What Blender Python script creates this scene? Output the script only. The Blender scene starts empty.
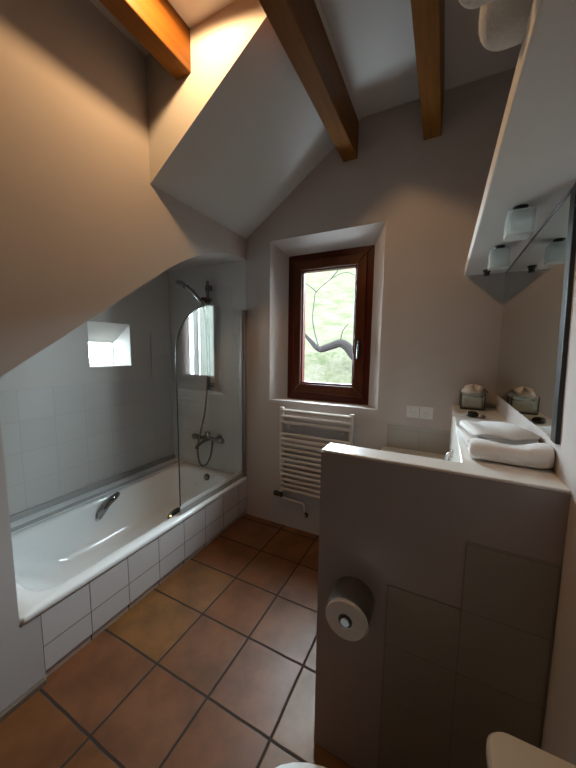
import bpy, math, random
from mathutils import Vector, Matrix, noise

random.seed(7)
C = bpy.context.scene.collection
scene = bpy.context.scene
PI = math.pi

# ------------------------------------------------------------------ camera
cam_data = bpy.data.cameras.new('camera')
cam = bpy.data.objects.new('camera', cam_data)
C.objects.link(cam)
cam_data.sensor_fit = 'VERTICAL'
cam_data.sensor_height = 36.0
cam_data.lens = 306.03 / 768.0 * 36.0
cam_data.clip_start = 0.02
R_ = Vector((0.89251623, 0.45085896, 0.01187339))
U_ = Vector((-0.06030513, 0.09320723, 0.99381875))
F_ = Vector((-0.4469654, 0.88771539, -0.11037807))
mw = Matrix(((R_.x, U_.x, -F_.x), (R_.y, U_.y, -F_.y), (R_.z, U_.z, -F_.z))).to_4x4()
mw.translation = Vector((1.5512, -2.2606, 1.5322))
cam.matrix_world = mw
scene.camera = cam

# ------------------------------------------------------------------ world, lights, exposure
world = bpy.data.worlds.new('world')
scene.world = world
world.use_nodes = True
bg = world.node_tree.nodes['Background']
bg.inputs[0].default_value = (0.78, 0.905, 1.0, 1)
bg.inputs[1].default_value = 52.0
scene.view_settings.view_transform = 'Standard'
scene.view_settings.look = 'None'
scene.view_settings.gamma = 1.0
scene.view_settings.exposure = 0.14
scene.cycles.use_denoising = True
scene.cycles.max_bounces = 10
scene.cycles.diffuse_bounces = 4
scene.cycles.glossy_bounces = 5
scene.cycles.transparent_max_bounces = 16
scene.cycles.sample_clamp_indirect = 6.0
scene.cycles.caustics_reflective = False
scene.cycles.caustics_refractive = False


def portal(name, loc, rot, sx, sy):
    d = bpy.data.lights.new(name, 'AREA')
    d.shape = 'RECTANGLE'; d.size = sx; d.size_y = sy
    d.cycles.is_portal = True
    o = bpy.data.objects.new(name, d); C.objects.link(o)
    o.location = loc; o.rotation_euler = rot
    return o


portal('daylight_portal_far', (0.69, 0.27, 1.71), (-PI / 2, 0, 0), 0.74, 1.24)
portal('daylight_portal_alcove', (-1.19, -0.618, 1.485), (0, -PI / 2, 0), 0.22, 0.32)

lamp_d = bpy.data.lights.new('ceiling_spot_light', 'SPOT')
lamp_d.energy = 25.0
lamp_d.color = (1.0, 0.60, 0.28)
lamp_d.shadow_soft_size = 0.032
lamp_d.spot_size = math.radians(176)
lamp_d.spot_blend = 0.2
lamp = bpy.data.objects.new('ceiling_spot_light', lamp_d)
C.objects.link(lamp)
lamp.location = (0.525, -1.25, 3.05)
lamp.rotation_euler = Vector((-0.15, 0.1, -1.0)).to_track_quat('-Z', 'Y').to_euler()


# ------------------------------------------------------------------ node helpers
class NT:
    def __init__(self, name):
        self.m = bpy.data.materials.new(name)
        self.m.use_nodes = True
        self.t = self.m.node_tree
        self.n = self.t.nodes
        self.bsdf = self.n['Principled BSDF']
        self.out = self.n['Material Output']

    def link(self, a, b):
        self.t.links.new(a, b)

    def node(self, typ, **kw):
        x = self.n.new(typ)
        for k, v in kw.items():
            setattr(x, k, v)
        return x

    def math(self, op, a, b=None, c=None):
        x = self.node('ShaderNodeMath', operation=op)
        for i, v in enumerate((a, b, c)):
            if v is None:
                continue
            if isinstance(v, (int, float)):
                x.inputs[i].default_value = v
            else:
                self.link(v, x.inputs[i])
        return x.outputs[0]

    def mix(self, fac, a, b, blend='MIX'):
        x = self.node('ShaderNodeMix', data_type='RGBA', blend_type=blend)
        for s, v in ((x.inputs[0], fac), (x.inputs[6], a), (x.inputs[7], b)):
            if isinstance(v, (int, float)):
                s.default_value = v
            elif isinstance(v, tuple):
                s.default_value = v if len(v) == 4 else (*v, 1)
            else:
                self.link(v, s)
        return x.outputs[2]

    def pos(self):
        return self.node('ShaderNodeNewGeometry').outputs['Position']

    def noise(self, scale, detail=3, vec=None, rough=0.5):
        x = self.node('ShaderNodeTexNoise')
        x.inputs['Scale'].default_value = scale
        x.inputs['Detail'].default_value = detail
        x.inputs['Roughness'].default_value = rough
        self.link(vec if vec is not None else self.pos(), x.inputs['Vector'])
        return x.outputs['Fac']

    def ramp(self, fac, stops):
        x = self.node('ShaderNodeValToRGB')
        e = x.color_ramp.elements
        while len(e) < len(stops):
            e.new(0.5)
        for k, (p, c) in zip(e, stops):
            k.position = p
            k.color = (*c, 1)
        self.link(fac, x.inputs[0])
        return x.outputs[0]

    def bump(self, height, strength, dist=0.01):
        x = self.node('ShaderNodeBump')
        x.inputs['Strength'].default_value = strength
        x.inputs['Distance'].default_value = dist
        self.link(height, x.inputs['Height'])
        self.link(x.outputs[0], self.bsdf.inputs['Normal'])

    def set(self, **kw):
        names = dict(color='Base Color', rough='Roughness', metal='Metallic', spec='Specular IOR Level',
                     coat='Coat Weight', sheen='Sheen Weight', trans='Transmission Weight', ior='IOR')
        for k, v in kw.items():
            s = self.bsdf.inputs[names[k]]
            if isinstance(v, tuple):
                s.default_value = (*v, 1) if len(v) == 3 else v
            elif isinstance(v, (int, float)):
                s.default_value = v
            else:
                self.link(v, s)


def plaster(name, col, var=0.04, bump=0.12):
    m = NT(name)
    n = m.noise(3.0, 4)
    c2 = tuple(x * (1 - var * 2) for x in col)
    m.set(color=m.mix(n, c2, col), rough=0.9, spec=0.2)
    m.bump(m.noise(45, 5), bump, 0.004)
    return m.m


def solid(name, col, rough=0.5, metal=0.0, spec=0.5, var=0.05, scale=20, bump=0.0):
    m = NT(name)
    n = m.noise(scale, 3)
    c2 = tuple(x * (1 - var) for x in col)
    m.set(color=m.mix(n, c2, col), rough=rough, metal=metal, spec=spec)
    if bump:
        m.bump(m.noise(scale * 4, 4), bump, 0.003)
    return m.m


def tile_mat(name, axes, pitch, off, gw, cols, grout, rough, spec=0.5, stain=0.0, bump=0.3, wob=0.0, umin=None):
    """Square tiles on the plane of two world axes, grout lines between them."""
    m = NT(name)
    sp = m.node('ShaderNodeSeparateXYZ')
    m.link(m.pos(), sp.inputs[0])
    uv = []
    for k in range(2):
        v = sp.outputs['XYZ'.index(axes[k])]
        if wob:
            w = m.math('MULTIPLY', m.math('SUBTRACT', m.noise(9 + k, 2), 0.5), wob)
            v = m.math('ADD', v, w)
        uv.append(m.math('DIVIDE', m.math('SUBTRACT', v, off[k]), pitch[k]))
    if umin is not None:
        uv[0] = m.math('MAXIMUM', uv[0], umin)
    ds = []
    for k, u in enumerate(uv):
        fr = m.math('FRACT', u)
        d = m.math('MINIMUM', fr, m.math('SUBTRACT', 1.0, fr))
        ds.append(m.math('MULTIPLY', d, pitch[k]))
    d = m.math('MINIMUM', ds[0], ds[1])
    mr = m.node('ShaderNodeMapRange', interpolation_type='SMOOTHSTEP')
    mr.inputs[1].default_value = gw * 0.35
    mr.inputs[2].default_value = gw * 0.75
    m.link(d, mr.inputs[0])
    mask = mr.outputs[0]
    cb = m.node('ShaderNodeCombineXYZ')
    m.link(m.math('FLOOR', uv[0]), cb.inputs[0])
    m.link(m.math('FLOOR', uv[1]), cb.inputs[1])
    wn = m.node('ShaderNodeTexWhiteNoise', noise_dimensions='3D')
    m.link(cb.outputs[0], wn.inputs['Vector'])
    col = m.ramp(wn.outputs['Value'], [(i / max(1, len(cols) - 1), c) for i, c in enumerate(cols)])
    if stain:
        s1 = m.noise(5.0, 5, rough=0.6)
        st = m.ramp(s1, [(0.38, (1, 1, 1)), (0.72, (1 - stain,) * 3)])
        col = m.mix(1.0, col, st, 'MULTIPLY')
        s2 = m.noise(1.7, 3)
        st2 = m.ramp(s2, [(0.35, (1.0, 0.92, 0.84)), (0.7, (1.0, 1.0, 1.0))])
        col = m.mix(1.0, col, st2, 'MULTIPLY')
    col = m.mix(mask, grout, col)
    m.set(color=col, spec=spec)
    rr = m.node('ShaderNodeMapRange')
    rr.inputs[3].default_value = 0.9
    rr.inputs[4].default_value = rough
    m.link(mask, rr.inputs[0])
    rv = rr.outputs[0]
    if stain:
        rv = m.math('ADD', rv, m.math('MULTIPLY', m.math('SUBTRACT', m.noise(7, 4), 0.5), 0.25))
    m.set(rough=rv)
    h = mask
    if stain:
        h = m.math('ADD', mask, m.math('MULTIPLY', m.noise(30, 4), 0.25))
    m.bump(h, bump, 0.004)
    return m.m


def wood(name, c1, c2, axis='Y', rough=0.45, scale=1.0, knots=True):
    m = NT(name)
    mp = m.node('ShaderNodeMapping')
    m.link(m.pos(), mp.inputs[0])
    s = {'X': (0.06, 1, 1), 'Y': (1, 0.06, 1), 'Z': (1, 1, 0.06)}[axis]
    mp.inputs['Scale'].default_value = tuple(v * scale for v in s)
    n = m.noise(42, 5, mp.outputs[0], 0.6)
    col = m.ramp(n, [(0.3, c2), (0.62, c1)])
    n2 = m.noise(2.5, 2)
    col = m.mix(1.0, col, m.ramp(n2, [(0.3, (0.8, 0.74, 0.68)), (0.7, (1, 1, 1))]), 'MULTIPLY')
    if knots:
        v = m.node('ShaderNodeTexVoronoi')
        v.inputs['Scale'].default_value = 3.3
        mk = m.node('ShaderNodeMapping')
        mk.inputs['Scale'].default_value = (1, 0.75, 1)
        m.link(m.pos(), mk.inputs[0])
        m.link(mk.outputs[0], v.inputs['Vector'])
        kd = m.ramp(v.outputs['Distance'], [(0.035, (0.25, 0.16, 0.1)), (0.085, (1, 1, 1))])
        col = m.mix(1.0, col, kd, 'MULTIPLY')
    m.set(color=col, rough=rough, spec=0.2)
    m.bump(n, 0.1, 0.002)
    return m.m


def thin_glass(name, tint, ior, rough=0.0, haze=0.0):
    m = NT(name)
    m.n.remove(m.bsdf)
    g = m.node('ShaderNodeNewGeometry')
    iv = m.math('ADD', m.math('MULTIPLY', g.outputs['Backfacing'], 1.0 / ior - ior), ior)
    fr = m.node('ShaderNodeFresnel')
    m.link(iv, fr.inputs['IOR'])
    tr = m.node('ShaderNodeBsdfTransparent')
    tr.inputs[0].default_value = (*tint, 1)
    gl = m.node('ShaderNodeBsdfGlossy')
    gl.inputs['Roughness'].default_value = rough
    gl.inputs['Color'].default_value = (1, 1, 1, 1)
    mx = m.node('ShaderNodeMixShader')
    m.link(fr.outputs[0], mx.inputs[0])
    m.link(tr.outputs[0], mx.inputs[1])
    m.link(gl.outputs[0], mx.inputs[2])
    last = mx.outputs[0]
    if haze:
        tl = m.node('ShaderNodeBsdfTranslucent')
        tl.inputs[0].default_value = (0.9, 0.93, 0.92, 1)
        df = m.node('ShaderNodeBsdfDiffuse')
        df.inputs[0].default_value = (0.85, 0.9, 0.88, 1)
        m1 = m.node('ShaderNodeMixShader')
        m1.inputs[0].default_value = 0.5
        m.link(tl.outputs[0], m1.inputs[1]); m.link(df.outputs[0], m1.inputs[2])
        m2 = m.node('ShaderNodeMixShader')
        m2.inputs[0].default_value = haze
        m.link(last, m2.inputs[1]); m.link(m1.outputs[0], m2.inputs[2])
        last = m2.outputs[0]
    m.link(last, m.out.inputs[0])
    return m.m


def fabric(name, col, scale=160, bump=0.5):
    m = NT(name)
    n = m.noise(scale, 3)
    m.set(color=m.mix(n, tuple(c * 0.9 for c in col), col), rough=0.95, spec=0.1, sheen=0.2)
    m.bump(n, bump, 0.004)
    return m.m


WALL = (0.52, 0.475, 0.452)
M = dict(
    plaster=plaster('white_plaster', WALL),
    rear=solid('dark_unseen_rear_wall', (0.10, 0.065, 0.045), 0.5, var=0.2),  # unseen wall, dark brown only to soak up bounce light
    alcove=plaster('alcove_plaster', (0.60, 0.58, 0.55)),  # wall plaster lightened to make up for weak light in the alcove
    ceil=plaster('ceiling_plaster', (0.62, 0.605, 0.595)),
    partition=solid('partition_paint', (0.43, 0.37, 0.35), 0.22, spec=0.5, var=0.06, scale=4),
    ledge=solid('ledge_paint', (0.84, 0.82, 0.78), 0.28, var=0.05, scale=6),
    floor=tile_mat('terracotta_tiles', 'XY', (0.32, 0.32), (0.072, -1.669), 0.010,
                   [(0.215, 0.084, 0.020), (0.19, 0.068, 0.022), (0.225, 0.100, 0.026), (0.20, 0.078, 0.032), (0.22, 0.088, 0.022), (0.21, 0.088, 0.046)],
                   (0.030, 0.019, 0.013), 0.42, 0.5, stain=0.5, bump=0.35, wob=0.006, umin=0.3),
    tile_x=tile_mat('white_tiles_left', 'YZ', (0.21, 0.21), (-0.031, 1.25), 0.0045,
                    [(0.56, 0.555, 0.53), (0.585, 0.58, 0.555)], (0.47, 0.465, 0.45), 0.14, 0.5, bump=0.12),
    tile_y=tile_mat('white_tiles_far', 'XZ', (0.18, 0.21), (-0.153, 1.25), 0.0045,
                    [(0.56, 0.555, 0.53), (0.585, 0.58, 0.555)], (0.47, 0.465, 0.45), 0.14, 0.5, bump=0.12),
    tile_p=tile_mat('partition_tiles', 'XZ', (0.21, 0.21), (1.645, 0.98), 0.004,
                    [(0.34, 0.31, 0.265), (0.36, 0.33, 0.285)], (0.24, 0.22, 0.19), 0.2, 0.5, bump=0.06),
    tile_b=tile_mat('bath_panel_tiles', 'YZ', (0.215, 0.185), (-1.636, 0.168), 0.0042,
                    [(0.60, 0.565, 0.55), (0.63, 0.595, 0.58)], (0.16, 0.14, 0.13), 0.22, 0.5, bump=0.4),
    plinth=tile_mat('plinth_tiles', 'YZ', (0.215, 0.4), (-1.636, -0.1), 0.006,
                    [(0.42, 0.34, 0.28), (0.45, 0.36, 0.30)], (0.06, 0.05, 0.04), 0.4, 0.5, bump=0.3),
    pine=wood('pine_beam', (0.215, 0.086, 0.013), (0.145, 0.053, 0.008)),
    frame=wood('mahogany_frame_wood', (0.078, 0.0105, 0.005), (0.050, 0.007, 0.0035), 'Z', 0.35, 1.5, False),
    sash=wood('sash_wood', (0.090, 0.024, 0.007), (0.058, 0.014, 0.005), 'Z', 0.35, 1.5, False),
    enamel=solid('white_enamel', (0.90, 0.92, 0.92), 0.1, spec=0.6, var=0.02, scale=3),
    ceramic=solid('white_ceramic', (0.86, 0.86, 0.84), 0.08, spec=0.6, var=0.02, scale=3),
    cistern=solid('cream_ceramic', (0.80, 0.76, 0.66), 0.25, spec=0.5, var=0.03, scale=3),
    chrome=solid('chrome', (0.27, 0.27, 0.27), 0.12, metal=1.0, var=0.05, scale=8),
    tapwhite=solid('bright_chrome', (0.85, 0.85, 0.85), 0.25, metal=0.7, var=0.03),
    hose=solid('dark_metal_hose', (0.12, 0.12, 0.12), 0.3, metal=0.8, var=0.3, scale=90),
    skirting=solid('brown_skirting', (0.17, 0.13, 0.10), 0.5, var=0.15),
    steel=solid('brushed_steel', (0.46, 0.45, 0.42), 0.28, metal=1.0, var=0.15, scale=60),
    alu=solid('aluminium_profile', (0.5, 0.5, 0.5), 0.45, metal=1.0, var=0.08, scale=30),
    seal=solid('grey_seal', (0.36, 0.36, 0.34), 0.5, var=0.1),
    silicone=solid('grey_ledge_trim', (0.42, 0.42, 0.40), 0.4, var=0.1),
    radiator=solid('cream_radiator_enamel', (0.60, 0.55, 0.49), 0.3, var=0.03),
    black=solid('black_frame', (0.012, 0.012, 0.012), 0.3, var=0.2),
    darkmetal=solid('dark_metal', (0.05, 0.05, 0.05), 0.35, metal=0.6, var=0.2),
    plastic=solid('white_plastic', (0.74, 0.73, 0.71), 0.35, var=0.02),
    plastic_grey=solid('grey_plastic_slot', (0.30, 0.29, 0.28), 0.5, var=0.05),
    shelf=plaster('shelf_paint', (0.88, 0.88, 0.87), 0.02, 0.05),
    towel=fabric('white_towel', (0.92, 0.92, 0.92)),
    towel_grey=fabric('terry_towel', (0.80, 0.80, 0.78), 110, 0.8),
    paper=fabric('tissue_paper', (0.86, 0.82, 0.78), 60, 0.2),
    roll=fabric('toilet_paper', (0.82, 0.77, 0.72), 90, 0.3),
    card=solid('cardboard', (0.35, 0.27, 0.2), 0.9),
    glass=thin_glass('window_glass', (0.97, 0.99, 0.98), 1.45),
    screen=thin_glass('screen_glass', (0.985, 0.99, 0.985), 1.65),
    boxglass=thin_glass('grey_box_glass', (0.88, 0.92, 0.89), 1.5, 0.0, 0.10),
    shade=thin_glass('frosted_glass', (0.98, 0.99, 0.98), 1.45, 0.1, 0.5),
    bark=solid('grey_bark', (0.011, 0.009, 0.009), 0.9, spec=0.03, var=0.5, scale=35, bump=0.6),
    twig=solid('pale_twig', (0.012, 0.013, 0.011), 0.9, spec=0.03, var=0.3),
    stone_dark=solid('dark_glossy_object', (0.015, 0.015, 0.013), 0.15, var=0.3),
    stone_brown=solid('brown_glossy_object', (0.10, 0.07, 0.05), 0.3, var=0.3),
)

mm = NT('mirror_glass')
mm.set(color=(0.74, 0.78, 0.74), metal=1.0, rough=0.01)
M['mirror'] = mm.m

mm = NT('grey_marble')
n_ = mm.noise(6, 8, rough=0.7)
mm.set(color=mm.ramp(n_, [(0.35, (0.46, 0.44, 0.41)), (0.5, (0.70, 0.68, 0.64)), (0.66, (0.56, 0.54, 0.51))]), rough=0.2)
M['marble'] = mm.m

mm = NT('sunlit_grass_slope')
n_ = mm.noise(2.2, 8, rough=0.7)
n2_ = mm.noise(14, 4, rough=0.7)
c_ = mm.ramp(n_, [(0.36, (0.0205, 0.0215, 0.0130)), (0.5, (0.0290, 0.0280, 0.0200)), (0.62, (0.0335, 0.0305, 0.0245))])
mm.set(color=mm.mix(1.0, c_, mm.ramp(n2_, [(0.4, (0.7, 0.76, 0.66)), (0.55, (1, 1, 1))]), 'MULTIPLY'), rough=1.0, spec=0.0)
M['grass'] = mm.m


mm = NT('pale_stone_wall')
n_ = mm.noise(9, 6, rough=0.75)
mm.set(color=mm.ramp(n_, [(0.38, (0.10, 0.11, 0.09)), (0.5, (0.16, 0.17, 0.15)), (0.6, (0.22, 0.225, 0.20))]), rough=1.0, spec=0.0)
M['stonewall'] = mm.m


# ------------------------------------------------------------------ mesh helpers
class MB:
    def __init__(self):
        self.v = []
        self.f = []

    def add(self, vs, fs):
        b = len(self.v)
        self.v += [tuple(v) for v in vs]
        self.f += [tuple(i + b for i in f) for f in fs]
        return self

    def box(self, x0, x1, y0, y1, z0, z1):
        vs = [(x, y, z) for z in (z0, z1) for y in (y0, y1) for x in (x0, x1)]
        return self.add(vs, [(0, 2, 3, 1), (4, 5, 7, 6), (0, 1, 5, 4), (2, 6, 7, 3), (0, 4, 6, 2), (1, 3, 7, 5)])

    def prism(self, poly, axis, a, b):
        """poly: 2-D points in the plane of the other two axes (in xyz order)."""
        def P(p, t):
            if axis == 'x': return (t, p[0], p[1])
            if axis == 'y': return (p[0], t, p[1])
            return (p[0], p[1], t)
        n = len(poly)
        vs = [P(p, a) for p in poly] + [P(p, b) for p in poly]
        fs = [tuple(range(n))[::-1], tuple(range(n, 2 * n))]
        fs += [(i, (i + 1) % n, n + (i + 1) % n, n + i) for i in range(n)]
        return self.add(vs, fs)

    def loft(self, rings, cap0=True, cap1=True):
        n = len(rings[0])
        vs = [p for r in rings for p in r]
        fs = []
        for k in range(len(rings) - 1):
            for i in range(n):
                j = (i + 1) % n
                fs.append((k * n + i, k * n + j, (k + 1) * n + j, (k + 1) * n + i))
        if cap0: fs.append(tuple(range(n))[::-1])
        if cap1: fs.append(tuple(range((len(rings) - 1) * n, len(rings) * n)))
        return self.add(vs, fs)

    def tube(self, pts, r, seg=10, cap=True):
        pts = [Vector(p) for p in pts]
        rs = r if isinstance(r, (list, tuple)) else [r] * len(pts)
        rings = []
        up = None
        for i, p in enumerate(pts):
            t = (pts[min(i + 1, len(pts) - 1)] - pts[max(i - 1, 0)]).normalized()
            if up is None:
                up = t.orthogonal().normalized()
            up = (up - t * up.dot(t))
            if up.length < 1e-5: up = t.orthogonal()
            up.normalize()
            w = t.cross(up)
            rings.append([p + (up * math.cos(2 * PI * k / seg) + w * math.sin(2 * PI * k / seg)) * rs[i] for k in range(seg)])
        return self.loft(rings, cap, cap)

    def lathe(self, prof, center, axis='z', seg=24, cap=True):
        """prof: list of (radius, height along axis)."""
        c = Vector(center)
        rings = []
        for r, h in prof:
            ring = []
            for k in range(seg):
                a = 2 * PI * k / seg
                u, w = r * math.cos(a), r * math.sin(a)
                if axis == 'z': ring.append(c + Vector((u, w, h)))
                elif axis == 'y': ring.append(c + Vector((w, h, u)))
                else: ring.append(c + Vector((h, u, w)))
            rings.append(ring)
        return self.loft(rings, cap, cap)


def smooth_path(pts, n=6):
    """Catmull-Rom through the points."""
    P = [Vector(p) for p in pts]
    out = []
    for i in range(len(P) - 1):
        p0, p1, p2, p3 = P[max(i - 1, 0)], P[i], P[i + 1], P[min(i + 2, len(P) - 1)]
        for k in range(n):
            t = k / n
            out.append(0.5 * ((2 * p1) + (p2 - p0) * t + (2 * p0 - 5 * p1 + 4 * p2 - p3) * t * t + (3 * p1 - p0 - 3 * p2 + p3) * t ** 3))
    out.append(P[-1])
    return out


def rrect(x0, x1, y0, y1, r, z, n=6):
    """ring of a rounded rectangle in the xy plane"""
    out = []
    for cx, cy, a0 in ((x1 - r, y1 - r, 0), (x0 + r, y1 - r, PI / 2), (x0 + r, y0 + r, PI), (x1 - r, y0 + r, 1.5 * PI)):
        for k in range(n + 1):
            a = a0 + PI / 2 * k / n
            out.append((cx + r * math.cos(a), cy + r * math.sin(a), z))
    return out


BASE = {}


def build(mb, name, mat, parent=None, base=None, smooth=True, bevel=0.0, seg=2, angle=35):
    if parent is not None:
        b = BASE[parent.name]
    else:
        b = Vector(base) if base is not None else Vector((0, 0, 0))
    me = bpy.data.meshes.new(name)
    me.from_pydata([tuple(Vector(v) - b) for v in mb.v], [], mb.f)
    me.validate()
    import bmesh
    bm = bmesh.new(); bm.from_mesh(me)
    bmesh.ops.recalc_face_normals(bm, faces=bm.faces)
    bm.to_mesh(me); bm.free()
    if smooth:
        me.polygons.foreach_set('use_smooth', [True] * len(me.polygons))
        me.set_sharp_from_angle(angle=math.radians(angle))
    me.materials.append(M[mat] if isinstance(mat, str) else mat)
    o = bpy.data.objects.new(name, me)
    C.objects.link(o)
    if parent is not None:
        o.parent = parent
    else:
        o.location = b
    BASE[o.name] = b
    if bevel:
        md = o.modifiers.new('bevel', 'BEVEL')
        md.width = bevel; md.segments = seg; md.limit_method = 'ANGLE'; md.angle_limit = math.radians(40)
    return o


def tag(o, label, cat, group=None, kind=None):
    o['label'] = label
    o['category'] = cat
    if group: o['group'] = group
    if kind: o['kind'] = kind
    return o


def thing(name, base, label, cat, group=None):
    o = bpy.data.objects.new(name, None)
    C.objects.link(o)
    o.location = base
    o.empty_display_size = 0.1
    BASE[o.name] = Vector(base)
    return tag(o, label, cat, group)


def struct(mb, name, mat, label=None, cat=None, **kw):
    o = build(mb, name, mat, **kw)
    o['kind'] = 'structure'
    if label: o['label'] = label
    if cat: o['category'] = cat
    return o


def wall_hole(axis, plane, back, u0, u1, z0, z1, front, mid_depth, inner):
    """thick wall with a rectangular splayed hole. axis 'y' or 'x': normal axis; front/inner: (u0,u1,z0,z1)."""
    mb = MB()
    sg = 1 if back > plane else -1
    def P(u, z, t): return (u, t, z) if axis == 'y' else (t, u, z)
    def rect(r, t): return [P(r[0], r[2], t), P(r[1], r[2], t), P(r[1], r[3], t), P(r[0], r[3], t)]
    outer = (u0, u1, z0, z1)
    rings = [rect(outer, back), rect(outer, plane), rect(front, plane), rect(inner, plane + sg * mid_depth), rect(inner, back)]
    vs = [p for r in rings for p in r]
    fs = []
    n = len(rings)
    for k in range(n):
        for i in range(4):
            j = (i + 1) % 4
            a, b = k, (k + 1) % n
            fs.append((a * 4 + i, a * 4 + j, b * 4 + j, b * 4 + i))
    mb.add(vs, fs)
    return mb


# ================================================================== THE ROOM
YB = -2.55      # unseen rear wall behind the camera, set close to cut bounce light
struct(MB().box(-0.02, 2.1, YB - 0.2, 0.02, -0.12, 0.0), 'floor', 'floor', 'worn terracotta floor tiles with dark grout lines', 'floor')
struct(MB().box(-1.4, 2.1, YB - 0.2, 0.05, 3.12, 3.3), 'ceiling', 'ceil', 'white flat ceiling above the pine beams', 'ceiling')
# sloping part of the ceiling; its near end is the lit triangular cheek
struct(MB().prism([(-0.02, 2.464), (0.0, 2.464), (0.95, 3.112), (0.95, 3.13), (-0.02, 3.13)], 'y', -0.959, 0.02), 'ceiling_slope', 'ceil',
       'white sloping ceiling rising from the bath alcove', 'ceiling')
# far wall with the splayed window recess
WF = (0.236, 1.147, 1.107, 2.413)
WI = (0.332, 1.048, 1.107, 2.319)
struct(wall_hole('y', 0.0, 0.40, -1.35, 2.1, -0.12, 3.3, WF, 0.15, WI), 'wall_far', 'plaster', 'white far wall with the splayed window recess', 'wall', smooth=False)
# left wall: an arch-shaped opening over the bath
arch = [(0.02, 2.293), (-0.005, 2.291), (-0.10, 2.290), (-0.20, 2.279), (-0.348, 2.252), (-0.513, 2.202), (-0.66, 2.134), (-0.82, 2.040), (-0.984, 1.925),
        (-1.289, 1.706), (-1.52, 1.540), (-1.711, 1.405)]
arch_s = [tuple((p.x, p.y)) for p in smooth_path([(a, b, 0) for a, b in arch], 4)]
poly = arch_s + [(-1.711, 0.335), (-1.636, 0.335), (-1.636, -0.1), (YB, -0.1), (YB, 3.2), (0.02, 3.2)]
struct(MB().prism(poly, 'x', -1.35, 0.0), 'wall_left', 'plaster', 'white left wall arching over the bath alcove', 'wall', smooth=True, angle=25)
# wall at the back of the bath alcove, with the small splayed window
struct(wall_hole('x', -0.926, -1.34, -1.74, 0.02, -0.12, 2.6, (-0.812, -0.453, 1.378, 1.738), 0.22, (-0.770, -0.466, 1.389, 1.582)),
       'wall_alcove', 'alcove', 'white wall at the back of the bath alcove', 'wall', smooth=False)
struct(MB().box(1.86, 2.1, YB - 0.2, 0.02, -0.12, 3.3), 'wall_right', 'plaster', 'white right wall', 'wall')
struct(MB().box(-1.35, 2.1, YB - 0.2, YB, -0.12, 3.3), 'wall_rear', 'rear')
# partition, ledge
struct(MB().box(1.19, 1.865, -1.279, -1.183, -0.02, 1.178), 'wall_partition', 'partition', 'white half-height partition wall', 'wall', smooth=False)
struct(MB().box(1.1895, 1.865, -1.2795, -1.1825, 1.178, 1.188), 'partition_lit_top', 'ledge', 'partition wall top with the window light put into its pale colour', 'trim', bevel=0.004)  # added slab, paler than the partition to stand in for window light
struct(MB().box(1.622, 1.865, -1.20, 0.01, -0.02, 1.187), 'wall_ledge', 'ledge', 'cream masonry ledge along the right wall', 'wall', bevel=0.006)

# glazed tile facings (raised 4 mm)
t = 0.004
struct(MB().prism([(-1.715, 0.36), (0.0, 0.36), (0.0, 1.67), (-0.241, 1.67), (-0.241, 1.25), (-1.715, 1.25)], 'x', -0.93, -0.926 + t),
       'trim_1', 'tile_x', 'white glazed tiles on the alcove back wall', 'tiles', smooth=False)
struct(MB().prism([(-0.93, 0.36), (0.0, 0.36), (0.0, 1.67), (-0.153, 1.67), (-0.153, 2.09), (-0.333, 2.09), (-0.333, 1.67), (-0.93, 1.67)], 'y', -t, 0.005),
       'trim_2', 'tile_y', 'white glazed tiles behind the shower', 'tiles', smooth=False)
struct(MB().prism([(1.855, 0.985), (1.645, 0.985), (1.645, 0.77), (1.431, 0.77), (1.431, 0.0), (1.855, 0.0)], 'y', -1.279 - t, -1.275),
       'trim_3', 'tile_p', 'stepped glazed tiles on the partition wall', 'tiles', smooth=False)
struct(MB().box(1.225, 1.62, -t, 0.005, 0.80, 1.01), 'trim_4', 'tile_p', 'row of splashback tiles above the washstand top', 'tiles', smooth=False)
struct(MB().prism([(-0.93, 1.5), (-0.005, 1.5), (-0.005, 2.30), (-0.93, 2.30)], 'y', -0.0015, 0.004), 'trim_9', 'alcove', smooth=False)  # added sheet of the lightened plaster, brightens the alcove's far wall
# tiled bath front and plinth
struct(MB().box(-0.03, 0.0, -1.636, 0.0, 0.045, 0.331), 'wall_bath_front', 'tile_b', 'white tiled front panel of the bath', 'wall', smooth=False)
struct(MB().box(-0.03, -0.012, -1.636, 0.0, -0.01, 0.045), 'baseboard_bath', 'plinth', 'narrow tiled plinth under the bath front', 'baseboard', smooth=False)
struct(MB().box(-0.01, 0.022, YB, -1.640, -0.01, 0.024), 'baseboard_left', 'skirting', 'low skirting at the foot of the left wall', 'baseboard', smooth=False, bevel=0.004)
# ledge between bath and tiles
struct(MB().box(-0.93, -0.80, -1.715, 0.0, 0.0, 0.388), 'wall_bath_ledge', 'enamel', 'narrow tiled ledge behind the bath', 'wall', bevel=0.004)
struct(MB().box(-0.922, -0.905, -1.71, -0.004, 0.386, 0.432), 'trim_5', 'silicone', 'grey trim strip between bath ledge and tiles', 'trim', bevel=0.004)
struct(MB().box(-0.812, -0.798, -1.71, -0.004, 0.372, 0.396), 'trim_6', 'silicone', 'grey seal along the back edge of the bath', 'trim', bevel=0.003)


# ================================================================== WINDOWS
def frame_ring(mb, r, w, a, b, axis='y'):
    """four mitred bars: rectangle r=(u0,u1,z0,z1), bar width w, depth a..b along axis"""
    u0, u1, z0, z1 = r
    o = [(u0, z0), (u1, z0), (u1, z1), (u0, z1)]
    i = [(u0 + w, z0 + w), (u1 - w, z0 + w), (u1 - w, z1 - w), (u0 + w, z1 - w)]
    for k in range(4):
        j = (k + 1) % 4
        mb.prism([o[k], o[j], i[j], i[k]], axis, a, b)
    return mb


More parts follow.
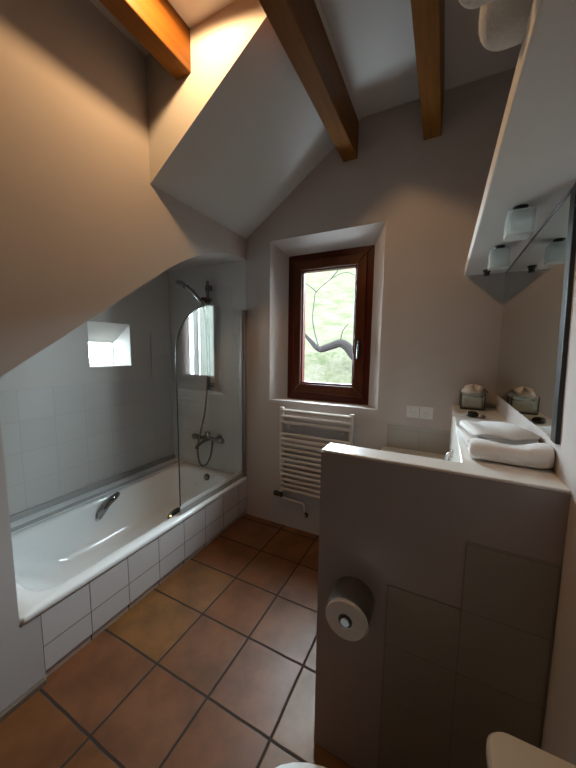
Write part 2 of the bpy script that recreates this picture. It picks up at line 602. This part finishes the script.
w1 = build(frame_ring(MB(), (0.332, 1.048, 1.107, 2.319), 0.056, 0.148, 0.23), 'window_1', 'frame', base=(0.69, 0.15, 1.107), smooth=False, bevel=0.004)
tag(w1, 'dark brown wooden casement window above the towel radiator', 'window', kind='structure')
sash = build(frame_ring(MB(), (0.380, 1.000, 1.165, 2.271), 0.08, 0.135, 0.205), 'sash', 'sash', w1, smooth=False, bevel=0.006)
build(frame_ring(MB(), (0.455, 0.925, 1.243, 2.196), 0.018, 0.15, 0.20), 'glazing_bead', 'frame', sash, smooth=False, bevel=0.003)
build(MB().box(0.46, 0.92, 0.175, 0.181, 1.235, 2.191), 'glass_pane', 'glass', w1, smooth=False)
hd = MB().box(0.948, 0.972, 0.127, 0.136, 1.545, 1.63)
hd.tube([(0.96, 0.13, 1.60), (0.96, 0.105, 1.60)], 0.008)
hd.tube(smooth_path([(0.96, 0.107, 1.605), (0.96, 0.104, 1.57), (0.958, 0.106, 1.50), (0.956, 0.108, 1.475)]), [0.008] * 12 + [0.008] * 7)
build(hd, 'handle', 'chrome', w1)

w2 = build(frame_ring(MB(), (-0.772, -0.464, 1.386, 1.584), 0.007, -1.185, -1.146, 'x'), 'window_2', 'plastic_grey', base=(-1.15, -0.565, 1.386), smooth=False, bevel=0.002)
tag(w2, 'small square window set deep in the alcove wall', 'window', kind='structure')
build(MB().box(-1.168, -1.163, -0.763, -0.473, 1.395, 1.575), 'glass_pane', 'glass', w2, smooth=False)

# ================================================================== OUTSIDE
hill = MB()
NX, NY = 110, 44
vs, fs = [], []
for j in range(NY + 1):
    for i in range(NX + 1):
        x = -16 + 32 * i / NX
        y = 0.9 + 17 * (j / NY) ** 1.4
        z = 0.15 + 0.385 * y + 0.35 * noise.noise(Vector((x * 0.4, y * 0.4, 0))) + 0.10 * noise.noise(Vector((x * 2, y * 2, 3)))
        d = y + 2.26
        gap = lambda a, b: max(0.0, min(x - a, b - x))          # how far inside unseen stretches cut away to let sky light in
        cut = max(gap(1.75 - 0.2 * d, 1.55 + 0.12 * d), 2.0 * gap(-1.9 + 0.76 * d, 99), gap(-99, 1.45 - 0.53 * d))
        if cut > 0:
            z = min(z, max(-0.6, z - cut * 1.6))
        vs.append((x, y, z))
for j in range(NY):
    for i in range(NX):
        a = j * (NX + 1) + i
        fs.append((a, a + 1, a + NX + 2, a + NX + 1))
hill.add(vs, fs)
struct(hill, 'hillside', 'grass', 'bright grassy slope outside the window', 'hillside')

struct(MB().prism([(4.3, 5.55), (6.36, 6.1), (6.31, 6.35), (4.25, 5.8)], 'z', -1.2, 4.2), 'trim_7', 'stonewall', smooth=False)
struct(MB().lathe([(0.10, 0.0), (0.10, 5.4)], (6.56, 6.12, -1.2), 'z', 16), 'trim_8', 'seal')

tree = thing('tree', (1.9, 2.6, 1.0), 'grey bare tree branch crossing the view outside the window', 'tree')


trunk = MB()
trunk.tube(smooth_path([(0.98, 2.75, -0.6), (0.96, 2.73, 0.4), (0.95, 2.72, 1.2), (1.02, 2.75, 1.9), (0.93, 2.8, 2.8), (1.0, 2.85, 3.8)]), [0.13 - 0.002 * i for i in range(31)], 10)
build(trunk, 'trunk', 'bark', tree)
br = MB()
bp_ = smooth_path([(0.98, 2.72, 1.22), (0.615, 2.62, 1.30), (0.411, 2.6, 1.357), (0.279, 2.6, 1.465), (0.16, 2.6, 1.60), (0.042, 2.6, 1.65), (-0.127, 2.6, 1.60), (-0.32, 2.6, 1.555),
                   (-0.487, 2.6, 1.70), (-0.62, 2.6, 1.83), (-0.85, 2.65, 2.0)])
br.tube(bp_, [0.098 - 0.001 * i if i < 42 else max(0.012, 0.047 - 0.0022 * (i - 42)) for i in range(len(bp_))], 10)
build(br, 'branch', 'bark', tree)
for pts in ([(-0.32, 2.6, 1.56), (-0.45, 2.62, 2.0), (-0.43, 2.62, 2.37), (-0.396, 2.62, 2.50), (-0.158, 2.62, 2.68), (0.088, 2.6, 2.76), (0.27, 2.6, 2.69)],
            [(-0.396, 2.62, 2.50), (-0.60, 2.62, 2.66), (-0.8, 2.65, 2.75)],
            [(-0.158, 2.62, 2.68), (-0.02, 2.65, 2.85), (0.1, 2.7, 3.1)],
            [(0.042, 2.6, 1.67), (0.10, 2.55, 1.85), (0.2, 2.5, 1.95)]):
    p = smooth_path(pts, 5)
    build(MB().tube(p, [0.010 - 0.006 * i / len(p) for i in range(len(p))], 6), 'twig', 'twig', tree)

# ================================================================== BEAMS
def beam(x0, x1, y0, y1, z0, label):
    b = build(MB().box(x0, x1, y0, y1, z0, 3.125), 'ceiling_beam', 'pine', base=((x0 + x1) / 2, y1, z0), bevel=0.005)
    return tag(b, label, 'beam', 'pine beams under the ceiling')


beam(0.225, 0.325, YB + 0.02, -0.955, 2.92, 'pine ceiling beam at upper left, glowing orange in the lamp light')
beam(0.833, 0.935, YB + 0.02, 0.005, 2.866, 'pine ceiling beam in the middle, ending above the brown window')
beam(1.357, 1.460, YB + 0.02, 0.005, 2.866, 'pine ceiling beam at right, nearest the white wall shelf')

# ================================================================== BATHTUB
tub = thing('bathtub', (-0.40, -0.85, 0.0), 'white enamel bathtub set behind the low tiled front panel', 'bathtub')
X0, X1, Y0, Y1 = -0.798, 0.006, -1.708, -0.004
rings = [rrect(X0, X1 - 0.012, Y0 + 0.004, Y1, 0.012, 0.330),
         rrect(X0, X1, Y0, Y1, 0.016, 0.340),
         rrect(X0, X1, Y0, Y1, 0.016, 0.362),
         rrect(X0 + 0.006, X1 - 0.006, Y0 + 0.006, Y1 - 0.006, 0.014, 0.370),
         rrect(X0 + 0.055, X1 - 0.066, Y0 + 0.085, Y1 - 0.085, 0.13, 0.371),
         rrect(X0 + 0.063, X1 - 0.075, Y0 + 0.095, Y1 - 0.093, 0.13, 0.366),
         rrect(X0 + 0.068, X1 - 0.081, Y0 + 0.110, Y1 - 0.099, 0.13, 0.345),
         rrect(X0 + 0.085, X1 - 0.098, Y0 + 0.190, Y1 - 0.115, 0.14, 0.24),
         rrect(X0 + 0.105, X1 - 0.118, Y0 + 0.330, Y1 - 0.135, 0.15, 0.12),
         rrect(X0 + 0.130, X1 - 0.143, Y0 + 0.420, Y1 - 0.160, 0.14, 0.065),
         rrect(X0 + 0.190, X1 - 0.200, Y0 + 0.520, Y1 - 0.230, 0.10, 0.045)]
build(MB().loft(rings, False, True), 'basin', 'enamel', tub, angle=60)
build(MB().box(-0.64, -0.17, -1.25, -0.2, 0.0, 0.04), 'support_tray', 'seal', tub)


def grip(pts, name='grip_handle'):
    mb = MB()
    p = smooth_path(pts, 6)
    rings = []
    mb.tube(p, [0.019 + 0.006 * math.sin(PI * i / (len(p) - 1)) for i in range(len(p))], 10)
    o = build(mb, name, 'chrome', tub)
    return o


g = grip([(-0.712, -0.935, 0.245), (-0.690, -0.915, 0.300), (-0.685, -0.875, 0.345), (-0.690, -0.82, 0.366), (-0.718, -0.775, 0.366)])
g = grip([(-0.082, -0.82, 0.340), (-0.096, -0.80, 0.356), (-0.100, -0.75, 0.362), (-0.096, -0.70, 0.356), (-0.082, -0.68, 0.340)])
ov = MB().lathe([(0.034, 0.0), (0.034, -0.006), (0.026, -0.014), (0.026, -0.022), (0.020, -0.026)], (-0.385, -0.102, 0.322), 'y', 24)
build(ov, 'overflow_cap', 'chrome', tub)
build(MB().lathe([(0.034, 0.0), (0.034, 0.004), (0.02, 0.008)], (-0.395, -0.42, 0.046), 'z', 24), 'drain_plug', 'chrome', tub)

# ================================================================== SHOWER SCREEN
SX = -0.020
scr = thing('shower_screen', (SX, -0.02, 0.372), 'arched clear glass shower screen standing on the bath rim', 'shower screen')
yb0, yb1, zb0, zb1 = -0.780, -0.055, 0.436, 1.858
SLOPE = 0.009          # the pane is swung a touch towards the bath
def sx(y): return SX + (y - yb1) * SLOPE
r = 0.37
outl = [(yb1, zb0), (yb1, zb1), (yb0 + r, zb1)]
outl += [(yb0 + r - r * math.sin(a), zb1 - r + r * math.cos(a)) for a in [PI / 2 * k / 18 for k in range(1, 19)]]
outl += [(yb0, zb0)]
def swung(mb):
    mb.v = [(x + (y - yb1) * SLOPE, y, z) for x, y, z in mb.v]
    return mb
build(swung(MB().prism(outl, 'x', SX - 0.003, SX + 0.003)), 'glass_pane', 'screen', scr, smooth=False)
build(MB().tube([(sx(y), y, z) for y, z in outl[2:]], 0.0042, 8), 'edge_trim', 'darkmetal', scr)
build(swung(MB().box(SX - 0.007, SX + 0.007, yb0, yb1, 0.3725, 0.414)), 'bottom_seal', 'seal', scr, bevel=0.003)
build(swung(MB().box(SX - 0.006, SX + 0.006, yb0, yb1, 0.4145, 0.440)), 'glass_channel', 'plastic', scr, bevel=0.002)
build(MB().box(SX - 0.014, SX + 0.014, -0.066, -0.036, 0.373, 1.868), 'hinge_rail', 'alu', scr, bevel=0.004)
build(MB().box(SX - 0.018, SX + 0.022, -0.033, -0.0045, 0.373, 1.868), 'wall_profile', 'alu', scr, bevel=0.004)

# ================================================================== SHOWER AND MIXER
sh = thing('hand_shower_set', (-0.385, 0.0, 1.15), 'chrome hand shower on its slide rail above the bath', 'shower')
build(MB().tube([(-0.385, -0.055, 1.15), (-0.385, -0.055, 2.14)], 0.0135, 12), 'slide_rail', 'chrome', sh)
for z in (1.20, 2.075):
    mb = MB().tube([(-0.385, 0.002, z), (-0.385, -0.045, z)], 0.014, 12)
    mb.box(-0.403, -0.340, -0.070, -0.040, z - 0.022, z + 0.022)
    build(mb, 'rail_bracket', 'chrome', sh, bevel=0.004)
mb = MB().box(-0.402, -0.368, -0.078, -0.034, 1.945, 1.995)
mb.tube([(-0.37, -0.06, 1.97), (-0.335, -0.06, 1.97)], 0.013, 10)
mb.tube([(-0.385, -0.075, 1.968), (-0.415, -0.105, 1.985)], 0.016, 10)
build(mb, 'slider', 'chrome', sh, bevel=0.004)
hs = MB()
hp = smooth_path([(-0.392, -0.10, 1.905), (-0.425, -0.115, 1.965), (-0.475, -0.145, 2.035), (-0.53, -0.168, 2.085)], 6)
hs.tube(hp, [0.015 + 0.006 * i / len(hp) for i in range(len(hp))], 12)
hand = build(hs, 'handset', 'chrome', sh)
hd = MB()
ax = Vector((-0.45, -0.25, -0.86)).normalized()
cc = Vector((-0.575, -0.185, 2.100))
u = ax.orthogonal().normalized(); w = ax.cross(u)
prof = [(0.016, -0.034), (0.036, -0.026), (0.052, -0.008), (0.054, 0.008), (0.046, 0.014)]
hd.loft([[cc + ax * h + (u * math.cos(2 * PI * k / 24) + w * math.sin(2 * PI * k / 24)) * rr for k in range(24)] for rr, h in prof])
build(hd, 'shower_head', 'chrome', hand)
hose = smooth_path([(-0.395, -0.10, 1.905), (-0.375, -0.10, 1.80), (-0.372, -0.085, 1.55), (-0.380, -0.08, 1.25), (-0.415, -0.085, 0.95), (-0.455, -0.10, 0.76),
                    (-0.485, -0.11, 0.62), (-0.485, -0.11, 0.50), (-0.455, -0.11, 0.435), (-0.40, -0.105, 0.44), (-0.355, -0.09, 0.52), (-0.335, -0.078, 0.655)], 8)
build(MB().tube(hose, 0.0085, 8), 'hose', 'hose', sh)

mx = thing('bath_mixer', (-0.385, 0.0, 0.69), 'chrome bath mixer tap on the tiles at the end of the bath', 'tap')
build(MB().tube([(-0.50, -0.08, 0.69), (-0.27, -0.08, 0.69)], 0.021, 16), 'body', 'chrome', mx)
for x0, x1 in ((-0.50, -0.575), (-0.27, -0.205)):
    d = (x1 - x0)
    mb = MB().lathe([(0.016, 0.0), (0.026, d * 0.12), (0.028, d * 0.5), (0.026, d * 0.9), (0.018, d)], (x0, -0.08, 0.69), 'x', 20)
    build(mb, 'control_knob', 'chrome', mx)
for x in (-0.46, -0.31):
    build(MB().lathe([(0.034, 0.002), (0.034, -0.006), (0.018, -0.016), (0.016, -0.08)], (x, 0, 0.69), 'y', 20), 'wall_union', 'chrome', mx)
build(MB().lathe([(0.014, 0.0), (0.014, 0.03), (0.022, 0.036), (0.022, 0.054), (0.014, 0.060)], (-0.385, -0.08, 0.70), 'z', 20), 'diverter', 'chrome', mx)
build(MB().tube(smooth_path([(-0.385, -0.085, 0.685), (-0.395, -0.13, 0.675), (-0.405, -0.19, 0.655), (-0.41, -0.215, 0.625)]), 0.015, 12), 'spout', 'chrome', mx)
build(MB().tube([(-0.335, -0.08, 0.675), (-0.335, -0.08, 0.64)], 0.011, 10), 'hose_outlet', 'chrome', mx)

# ================================================================== TOWEL RADIATOR
rad = thing('towel_radiator', (0.68, -0.02, 0.34), 'cream ladder towel radiator on the wall under the window', 'radiator')
for x in (0.385, 0.972):
    mb = MB().loft([rrect(x - 0.016, x + 0.016, -0.066, -0.030, 0.010, z, 3) for z in (0.335, 1.062)])
    build(mb, 'upright', 'radiator', rad)
bars = [1.040, 0.990, 0.942] + [0.842 - 0.0435 * k for k in range(12)]
for z in bars:
    build(MB().tube([(0.385, -0.062, z), (0.972, -0.062, z)], 0.0125, 10), 'rung', 'radiator', rad)
for x in (0.45, 0.905):
    for z in (0.90, 0.40):
        build(MB().tube([(x, 0.003, z), (x, -0.055, z)], 0.009, 10), 'wall_bracket', 'radiator', rad)
vb = MB().tube([(0.385, -0.048, 0.338), (0.385, -0.048, 0.285)], 0.015, 12)
vb.lathe([(0.014, 0.0), (0.022, -0.02), (0.022, -0.055), (0.016, -0.06)], (0.375, -0.048, 0.305), 'x', 14)
build(vb, 'valve', 'darkmetal', rad)
build(MB().tube(smooth_path([(0.385, -0.048, 0.29), (0.42, -0.048, 0.275), (0.56, -0.048, 0.268), (0.588, -0.048, 0.262), (0.596, -0.048, 0.235), (0.597, -0.048, 0.17),
                             (0.597, -0.04, 0.152), (0.597, 0.003, 0.15)], 6), 0.0085, 10), 'supply_pipe', 'radiator', rad)
build(MB().lathe([(0.022, 0.002), (0.022, -0.006), (0.012, -0.012)], (0.597, 0, 0.15), 'y', 16), 'pipe_rosette', 'darkmetal', rad)

# ================================================================== SOCKET
so = thing('double_socket', (1.43, 0.0, 1.115), 'white double power socket on the wall right of the window', 'socket')
build(MB().box(1.346, 1.514, -0.010, 0.002, 1.076, 1.158), 'cover_plate', 'plastic', so, bevel=0.003)
for x in (1.389, 1.471):
    mb = MB().lathe([(0.030, -0.0085), (0.030, -0.0155), (0.024, -0.0155), (0.023, -0.0115), (0.001, -0.0115)], (x, 0, 1.117), 'y', 24)
    i = build(mb, 'socket_insert', 'plastic', so)
    pm = MB()
    for dx in (-0.0095, 0.0095):
        pm.tube([(x + dx, -0.0110, 1.117), (x + dx, -0.0125, 1.117)], 0.0035, 8)
    pm.box(x - 0.003, x + 0.003, -0.0125, -0.0110, 1.095, 1.10)
    pm.lathe([(0.0245, -0.0118), (0.0245, -0.0122), (0.0225, -0.0122)], (x, 0, 1.117), 'y', 24, False)
    build(pm, 'contact_holes', 'plastic_grey', i)
build(MB().box(1.4285, 1.4315, -0.0112, -0.0095, 1.08, 1.154), 'divider_line', 'plastic_grey', so)

# ================================================================== WASHSTAND
ws = thing('washstand', (1.41, -0.6, 0.0), 'grey marble washstand top behind the partition wall', 'washstand')
mb = MB()
hole = [(1.41 + 0.15 * math.cos(a), -0.62 + 0.20 * math.sin(a)) for a in [2 * PI * k / 32 for k in range(32)]]
outer = rrect(1.20, 1.6205, -1.182, -0.005, 0.006, 0, 7)
outer = [(p[0], p[1]) for p in outer]
def ang(p): return math.atan2(p[1] + 0.62, p[0] - 1.41)
outer.sort(key=ang)
hole.sort(key=ang)
for z in (0.812, 0.845):
    mb.v += [(p[0], p[1], z) for p in outer] + [(p[0], p[1], z) for p in hole]
for lev in (0, 64):
    for k in range(32):
        j = (k + 1) % 32
        mb.f.append((lev + k, lev + j, lev + 32 + j, lev + 32 + k))
for off in (0, 32):
    for k in range(32):
        j = (k + 1) % 32
        mb.f.append((off + k, off + j, 64 + off + j, 64 + off + k))
build(mb, 'countertop', 'marble', ws, smooth=False)
def ell(cx, cy, a, b, z, n=32): return [(cx + a * math.cos(2 * PI * k / n), cy + b * math.sin(2 * PI * k / n), z) for k in range(n)]
build(MB().loft([ell(1.41, -0.62, 0.165, 0.215, 0.846), ell(1.41, -0.62, 0.165, 0.215, 0.853), ell(1.41, -0.62, 0.150, 0.200, 0.858), ell(1.41, -0.62, 0.138, 0.188, 0.835),
                 ell(1.41, -0.62, 0.11, 0.15, 0.75), ell(1.41, -0.62, 0.04, 0.05, 0.715), ell(1.41, -0.62, 0.02, 0.02, 0.714)], False, True), 'wash_basin', 'ceramic', ws)
for y in (-1.10, -0.10):
    build(MB().box(1.23, 1.60, y - 0.02, y + 0.02, 0.0, 0.812), 'support_leg', 'plastic', ws, bevel=0.004)
tp = thing('basin_tap', (1.62, -0.62, 0.93), 'short curved bright basin spout on the ledge side above the marble', 'tap')
build(MB().tube(smooth_path([(1.621, -0.62, 1.044), (1.606, -0.62, 1.040), (1.597, -0.62, 1.022), (1.594, -0.62, 0.98), (1.594, -0.62, 0.93)], 6), 0.009, 12), 'spout', 'tapwhite', tp)
build(MB().lathe([(0.020, 0.0), (0.020, -0.006), (0.014, -0.010)], (1.6215, -0.62, 1.044), 'x', 20), 'wall_rosette', 'tapwhite', tp)

# ================================================================== MIRROR
mi = thing('wall_mirror', (1.86, -0.56, 1.282), 'large wall mirror above the ledge with a black near edge', 'mirror')
build(MB().prism([(-1.120, 1.282), (-0.004, 1.282), (-0.004, 2.004), (-1.062, 2.004)], 'x', 1.852, 1.862), 'mirror_glass', 'mirror', mi, smooth=False)
build(MB().prism([(-1.165, 1.275), (-1.120, 1.275), (-1.062, 2.004), (-1.107, 2.004)], 'x', 1.849, 1.862), 'edge_frame', 'black', mi, bevel=0.003)
build(MB().box(1.850, 1.862, -1.062, -0.004, 1.994, 2.005), 'top_strip', 'black', mi, bevel=0.002)

# ================================================================== SHELF OVER THE MIRROR AND ITS LAMPS
shf = build(MB().box(1.64, 1.865, YB + 0.02, 0.004, 2.006, 2.066), 'wall_shelf', 'shelf', base=(1.86, -1.3, 2.006), bevel=0.004)
tag(shf, 'long white boxed shelf over the mirror, lamps beneath and towels on top', 'shelf')


def shelf_lamp(y, label, glass=True):
    l = thing('shelf_lamp', (1.748, y, 2.006), label, 'lamp', 'lamps under the shelf')
    build(MB().lathe([(0.021, 0.0), (0.021, -0.006), (0.016, -0.014), (0.014, -0.032), (0.018, -0.036)], (1.748, y, 2.007), 'z', 20), 'mount', 'darkmetal', l)
    if glass:
        mb = MB()
        x0, x1, y0, y1, z0, z1 = 1.712, 1.784, y - 0.036, y + 0.036, 1.912, 1.982
        mb.box(x0, x1, y0, y1, z0, z0 + 0.006)
        mb.box(x0, x0 + 0.006, y0, y1, z0 + 0.007, z1)
        mb.box(x1 - 0.006, x1, y0, y1, z0 + 0.007, z1)
        mb.box(x0 + 0.007, x1 - 0.007, y0, y0 + 0.006, z0 + 0.007, z1)
        mb.box(x0 + 0.007, x1 - 0.007, y1 - 0.006, y1, z0 + 0.007, z1)
        mb.box(x0, x1, y0, y1, z1 + 0.001, z1 + 0.006)
        build(mb, 'glass_shade', 'shade', l, smooth=False)
    return l


shelf_lamp(-0.975, 'square frosted glass lamp under the shelf, the nearer of the two')
shelf_lamp(-0.555, 'square frosted glass lamp under the shelf, the farther of the two')
shelf_lamp(-0.11, 'small dark lamp fitting without glass under the far end of the shelf', False)


# ================================================================== TOWELS
def fold_section(w, h, layers, r=None):
    """side profile (u, z) of a folded cloth: a stadium with slight notches between layers at one end"""
    pts = []
    n = 8
    r = h / 2
    for k in range(n + 1):
        a = -PI / 2 + PI * k / n
        pts.append((w / 2 - r + r * math.cos(a), r + r * math.sin(a)))
    lh = h / layers
    for l in range(layers - 1, -1, -1):
        zc = lh * (l + 0.5)
        for k in range(7):
            a = PI / 2 + PI * k / 6
            pts.append((-w / 2 + lh / 2 + 0.010 * math.sin(l * 2.1) + lh * 0.5 * math.cos(a), zc + lh * 0.5 * math.sin(a)))
    return pts


def cloth(name, cx, cy, cz, length, w, h, layers, yaw, flip=False, rise=None, wob=0.005, mat='towel', seed=0):
    """folded cloth: profile in the (across, z) plane, extruded along its length with soft waviness"""
    prof = fold_section(w, h, layers)
    rings = []
    N = 18
    ca, sa = math.cos(yaw), math.sin(yaw)
    for i in range(N + 1):
        tt = i / N
        e = min(tt, 1 - tt) * N
        sc = [0.86, 0.965, 1.0][min(2, int(e))]
        s = -length / 2 + length * tt
        ring = []
        for (a, z) in prof:
            a2 = -a if flip else a
            zz = h * 0.5 + (z - h * 0.5) * sc
            q = Vector((s * 9 + seed, a2 * 22, zz * 14))
            da = wob * noise.noise(q)
            fine = 0.22 * wob * noise.noise(q * 3.1)
            dz = (fine + wob * noise.noise(q + Vector((7, 3, 1))) + 0.35 * wob * math.sin(a2 * 75 + 4 * noise.noise(q * 0.5) + seed)) * min(1, zz / h * 1.2)
            up = rise(tt, a2 / w + 0.5) * (zz / h if zz < h * 0.4 else 1) if rise else 0
            x = s * ca - (a2 * sc + da) * sa
            y = s * sa + (a2 * sc + da) * ca
            ring.append((cx + x, cy + y, cz + max(0.0, zz + dz) + up))
        rings.append(ring)
    return MB().loft(rings)


TG = 'towels stacked on the ledge'
def towel(mb, label, base):
    return tag(build(mb, 'folded_towel', 'towel', base=base, angle=70), label, 'towel', TG)


z0 = 1.1885
towel(cloth('a', 1.735, -0.885, z0, 0.205, 0.31, 0.029, 4, 0.10, seed=1, wob=0.017), 'white folded towel lying at the bottom of the ledge pile', (1.735, -0.87, z0))
towel(cloth('b', 1.742, -0.905, z0 + 0.040, 0.19, 0.25, 0.019, 3, 0.17, seed=5, wob=0.017), 'white folded towel in the middle of the ledge pile', (1.742, -0.905, z0 + 0.040))
towel(cloth('c', 1.752, -1.105, z0, 0.208, 0.104, 0.052, 1, -0.02, seed=9, rise=lambda t, a: 0.018 * max(0, t - 0.55) / 0.45, wob=0.008),
      'thick cream-edged towel folded in front of the ledge pile', (1.748, -1.095, z0))


def roll_towel(x0, x1, cy, rad, label):
    """towel rolled up along x, soft rounded end towards the room"""
    rings = []
    L = x1 - x0
    for k in range(22):
        f = k / 21
        if f < 0.35:
            q = f / 0.35
            x = x0 + rad * 0.9 * (1 - math.cos(q * PI / 2))
            rr = rad * max(0.12, math.sin(q * PI / 2) ** 0.7)
        else:
            q = (f - 0.35) / 0.65
            x = x0 + rad * 0.9 + (L - rad * 0.9) * q
            rr = rad * (1 if f < 0.97 else 0.85)
        ring = []
        for i in range(28):
            a = 2 * PI * i / 28
            p = Vector((x * 14, math.cos(a) * 1.2, math.sin(a) * 1.2))
            d = 1 + 0.07 * noise.noise(p + Vector((0, cy * 9, 0)))
            z = 2.0665 + rad * 0.92 + rr * d * math.sin(a)
            ring.append((x, cy + rr * d * math.cos(a), max(2.0668, z)))
        rings.append(ring)
    o = build(MB().loft(rings), 'bath_towel', 'towel_grey', base=((x0 + x1) / 2, cy, 2.0668), angle=75)
    return tag(o, label, 'towel', 'towels on the high shelf')


roll_towel(1.572, 1.84, -1.573, 0.053, 'larger grey white terry towel drooping over the high shelf edge')
roll_towel(1.535, 1.84, -1.668, 0.040, 'smaller grey white terry towel at the top edge, left of the larger shelf towel')

# ================================================================== TISSUE BOX AND TRINKETS
tb = thing('tissue_box', (1.732, -0.082, 1.187), 'grey glass tissue box at the far end of the ledge', 'tissue box')
x0, x1, y0, y1, zt = 1.664, 1.788, -0.140, -0.016, 1.290
build(MB().box(x0, x1, y0, y1, 1.187, 1.197), 'base', 'black', tb, bevel=0.002)
for bx in ((x0, x1, y0, y0 + 0.005), (x0, x1, y1 - 0.005, y1), (x0, x0 + 0.005, y0 + 0.006, y1 - 0.006), (x1 - 0.005, x1, y0 + 0.006, y1 - 0.006)):
    build(MB().box(*bx, 1.1972, zt), 'glass_side', 'boxglass', tb, smooth=False)
for cx, cy in ((x0, y0), (x1, y0), (x0, y1), (x1, y1)):
    build(MB().box(cx - 0.0025, cx + 0.0025, cy - 0.0025, cy + 0.0025, 1.195, zt), 'edge_strip', 'black', tb)
st = build(MB().box(x0 + 0.012, x1 - 0.012, y0 + 0.012, y1 - 0.012, 1.1975, 1.26), 'tissue_stack', 'paper', tb, bevel=0.008)
rings = []
for k in range(11):
    f = k / 10
    rad_ = 0.028 + 0.032 * math.sin(PI * min(1, f * 1.15)) ** 0.8 if f < 0.75 else 0.054 * (1 - (f - 0.75) / 0.25) ** 0.7 + 0.006
    z = 1.262 + 0.066 * f
    ring = []
    for i in range(32):
        a = 2 * PI * i / 32
        rr = rad_ * (1 + 0.20 * math.sin(3 * a + 2.5 * f) + 0.14 * math.sin(5 * a + 1 - 2 * f))
        ring.append((1.728 + rr * math.cos(a), -0.088 + rr * math.sin(a) * 0.8, z + 0.012 * math.sin(4 * a + 3 * f) * f))
    rings.append(ring)
build(MB().loft(rings), 'tissue', 'paper', tb, angle=80)


def blob(cx, cy, rx, ry, h, name, mat, label):
    rings = [ell(cx, cy, rx * s, ry * s, 1.1875 + z * h, 20) for s, z in ((0.55, 0), (0.9, 0.15), (1.0, 0.4), (0.92, 0.7), (0.6, 0.93), (0.15, 1.0))]
    return tag(build(MB().loft(rings), name, mat, base=(cx, cy, 1.1875), angle=80), label, 'trinket')


blob(1.710, -0.372, 0.030, 0.030, 0.030, 'trinket', 'stone_dark', 'small black glossy trinket on the ledge before the tissue box')
blob(1.757, -0.385, 0.013, 0.016, 0.018, 'trinket', 'stone_brown', 'tiny brown trinket on the ledge just right of the black one')

# ================================================================== TOILET ROLL
trp = thing('toilet_roll_holder', (1.325, -1.279, 0.69), 'steel covered toilet roll holder on the partition wall', 'toilet roll holder')
cx, cz = 1.325, 0.682
cov = MB()
ro, ri = 0.071, 0.068
arcp = [(cx + ro * math.cos(a), cz + ro * math.sin(a)) for a in [math.radians(-28 + 236 * k / 24) for k in range(25)]]
arci = [(cx + ri * math.cos(a), cz + ri * math.sin(a)) for a in [math.radians(-28 + 236 * k / 24) for k in range(25)]]
cov.prism(arcp + arci[::-1], 'y', -1.383, -1.278)
build(cov, 'cover', 'steel', trp)
build(MB().lathe([(0.0155, 0.0), (0.0155, -0.116), (0.0135, -0.120)], (cx, -1.277, cz), 'y', 20), 'spindle', 'chrome', trp)
rl = MB().lathe([(0.023, -0.008), (0.064, -0.008), (0.066, -0.012), (0.066, -0.108), (0.064, -0.112), (0.023, -0.112)], (cx, -1.277, cz), 'y', 40, False)
n = len(rl.v) // 40
rl.f += [((n - 1) * 40 + i, (n - 1) * 40 + (i + 1) % 40, (i + 1) % 40, i) for i in range(40)]
ro_ = build(rl, 'toilet_roll', 'roll', base=(cx, -1.33, cz - 0.066))
tag(ro_, 'white toilet roll on the partition wall holder', 'toilet roll')
tb_ = MB().lathe([(0.0225, -0.009), (0.0225, -0.1128), (0.0165, -0.1128), (0.0165, -0.009)], (cx, -1.277, cz), 'y', 24, False)
build(tb_, 'cardboard_core', 'darkmetal', ro_)

# ================================================================== TOILET
to = thing('toilet', (1.55, -1.80, 0.0), 'white toilet with cream cistern in front of the partition wall', 'toilet')
def stad(cx, cy, a, b, z, p=2.3, n=36):
    out = []
    for k in range(n):
        t_ = 2 * PI * k / n
        c, s = math.cos(t_), math.sin(t_)
        out.append((cx + a * math.copysign(abs(c) ** (2 / p), c), cy + b * math.copysign(abs(s) ** (2 / p), s), z))
    return out
TY = -1.766
build(MB().loft([stad(1.55, TY, 0.20, 0.11, 0.0), stad(1.55, TY, 0.19, 0.10, 0.03), stad(1.55, TY, 0.17, 0.095, 0.14), stad(1.50, TY, 0.20, 0.13, 0.26),
                 stad(1.437, TY, 0.235, 0.175, 0.36), stad(1.432, TY, 0.24, 0.182, 0.385), stad(1.432, TY, 0.235, 0.178, 0.392)]), 'bowl', 'ceramic', to)
build(MB().loft([stad(1.432, TY, 0.254, 0.184, 0.393), stad(1.432, TY, 0.259, 0.189, 0.400), stad(1.432, TY, 0.259, 0.189, 0.408), stad(1.432, TY, 0.252, 0.184, 0.413)]), 'seat', 'plastic', to)
build(MB().loft([stad(1.432, TY, 0.255, 0.186, 0.4135), stad(1.432, TY, 0.260, 0.190, 0.423), stad(1.432, TY, 0.254, 0.185, 0.433), stad(1.432, TY, 0.20, 0.14, 0.439), stad(1.432, TY, 0.05, 0.04, 0.441)]), 'lid', 'enamel', to)
build(MB().loft([rrect(1.675, 1.858, TY - 0.158, TY + 0.158, 0.03, z, 5) for z in (0.36, 0.40, 0.765)]), 'cistern', 'cistern', to)
build(MB().loft([rrect(1.670 + d, 1.859, TY - 0.165 + d, TY + 0.165 - d, 0.035, z, 6) for z, d in ((0.766, 0.002), (0.772, 0.0), (0.790, 0.0), (0.798, 0.004), (0.801, 0.012))]), 'cistern_lid', 'cistern', to)
build(MB().lathe([(0.022, 0.0), (0.022, 0.006), (0.016, 0.008)], (1.765, TY, 0.801), 'z', 20), 'flush_button', 'chrome', to)
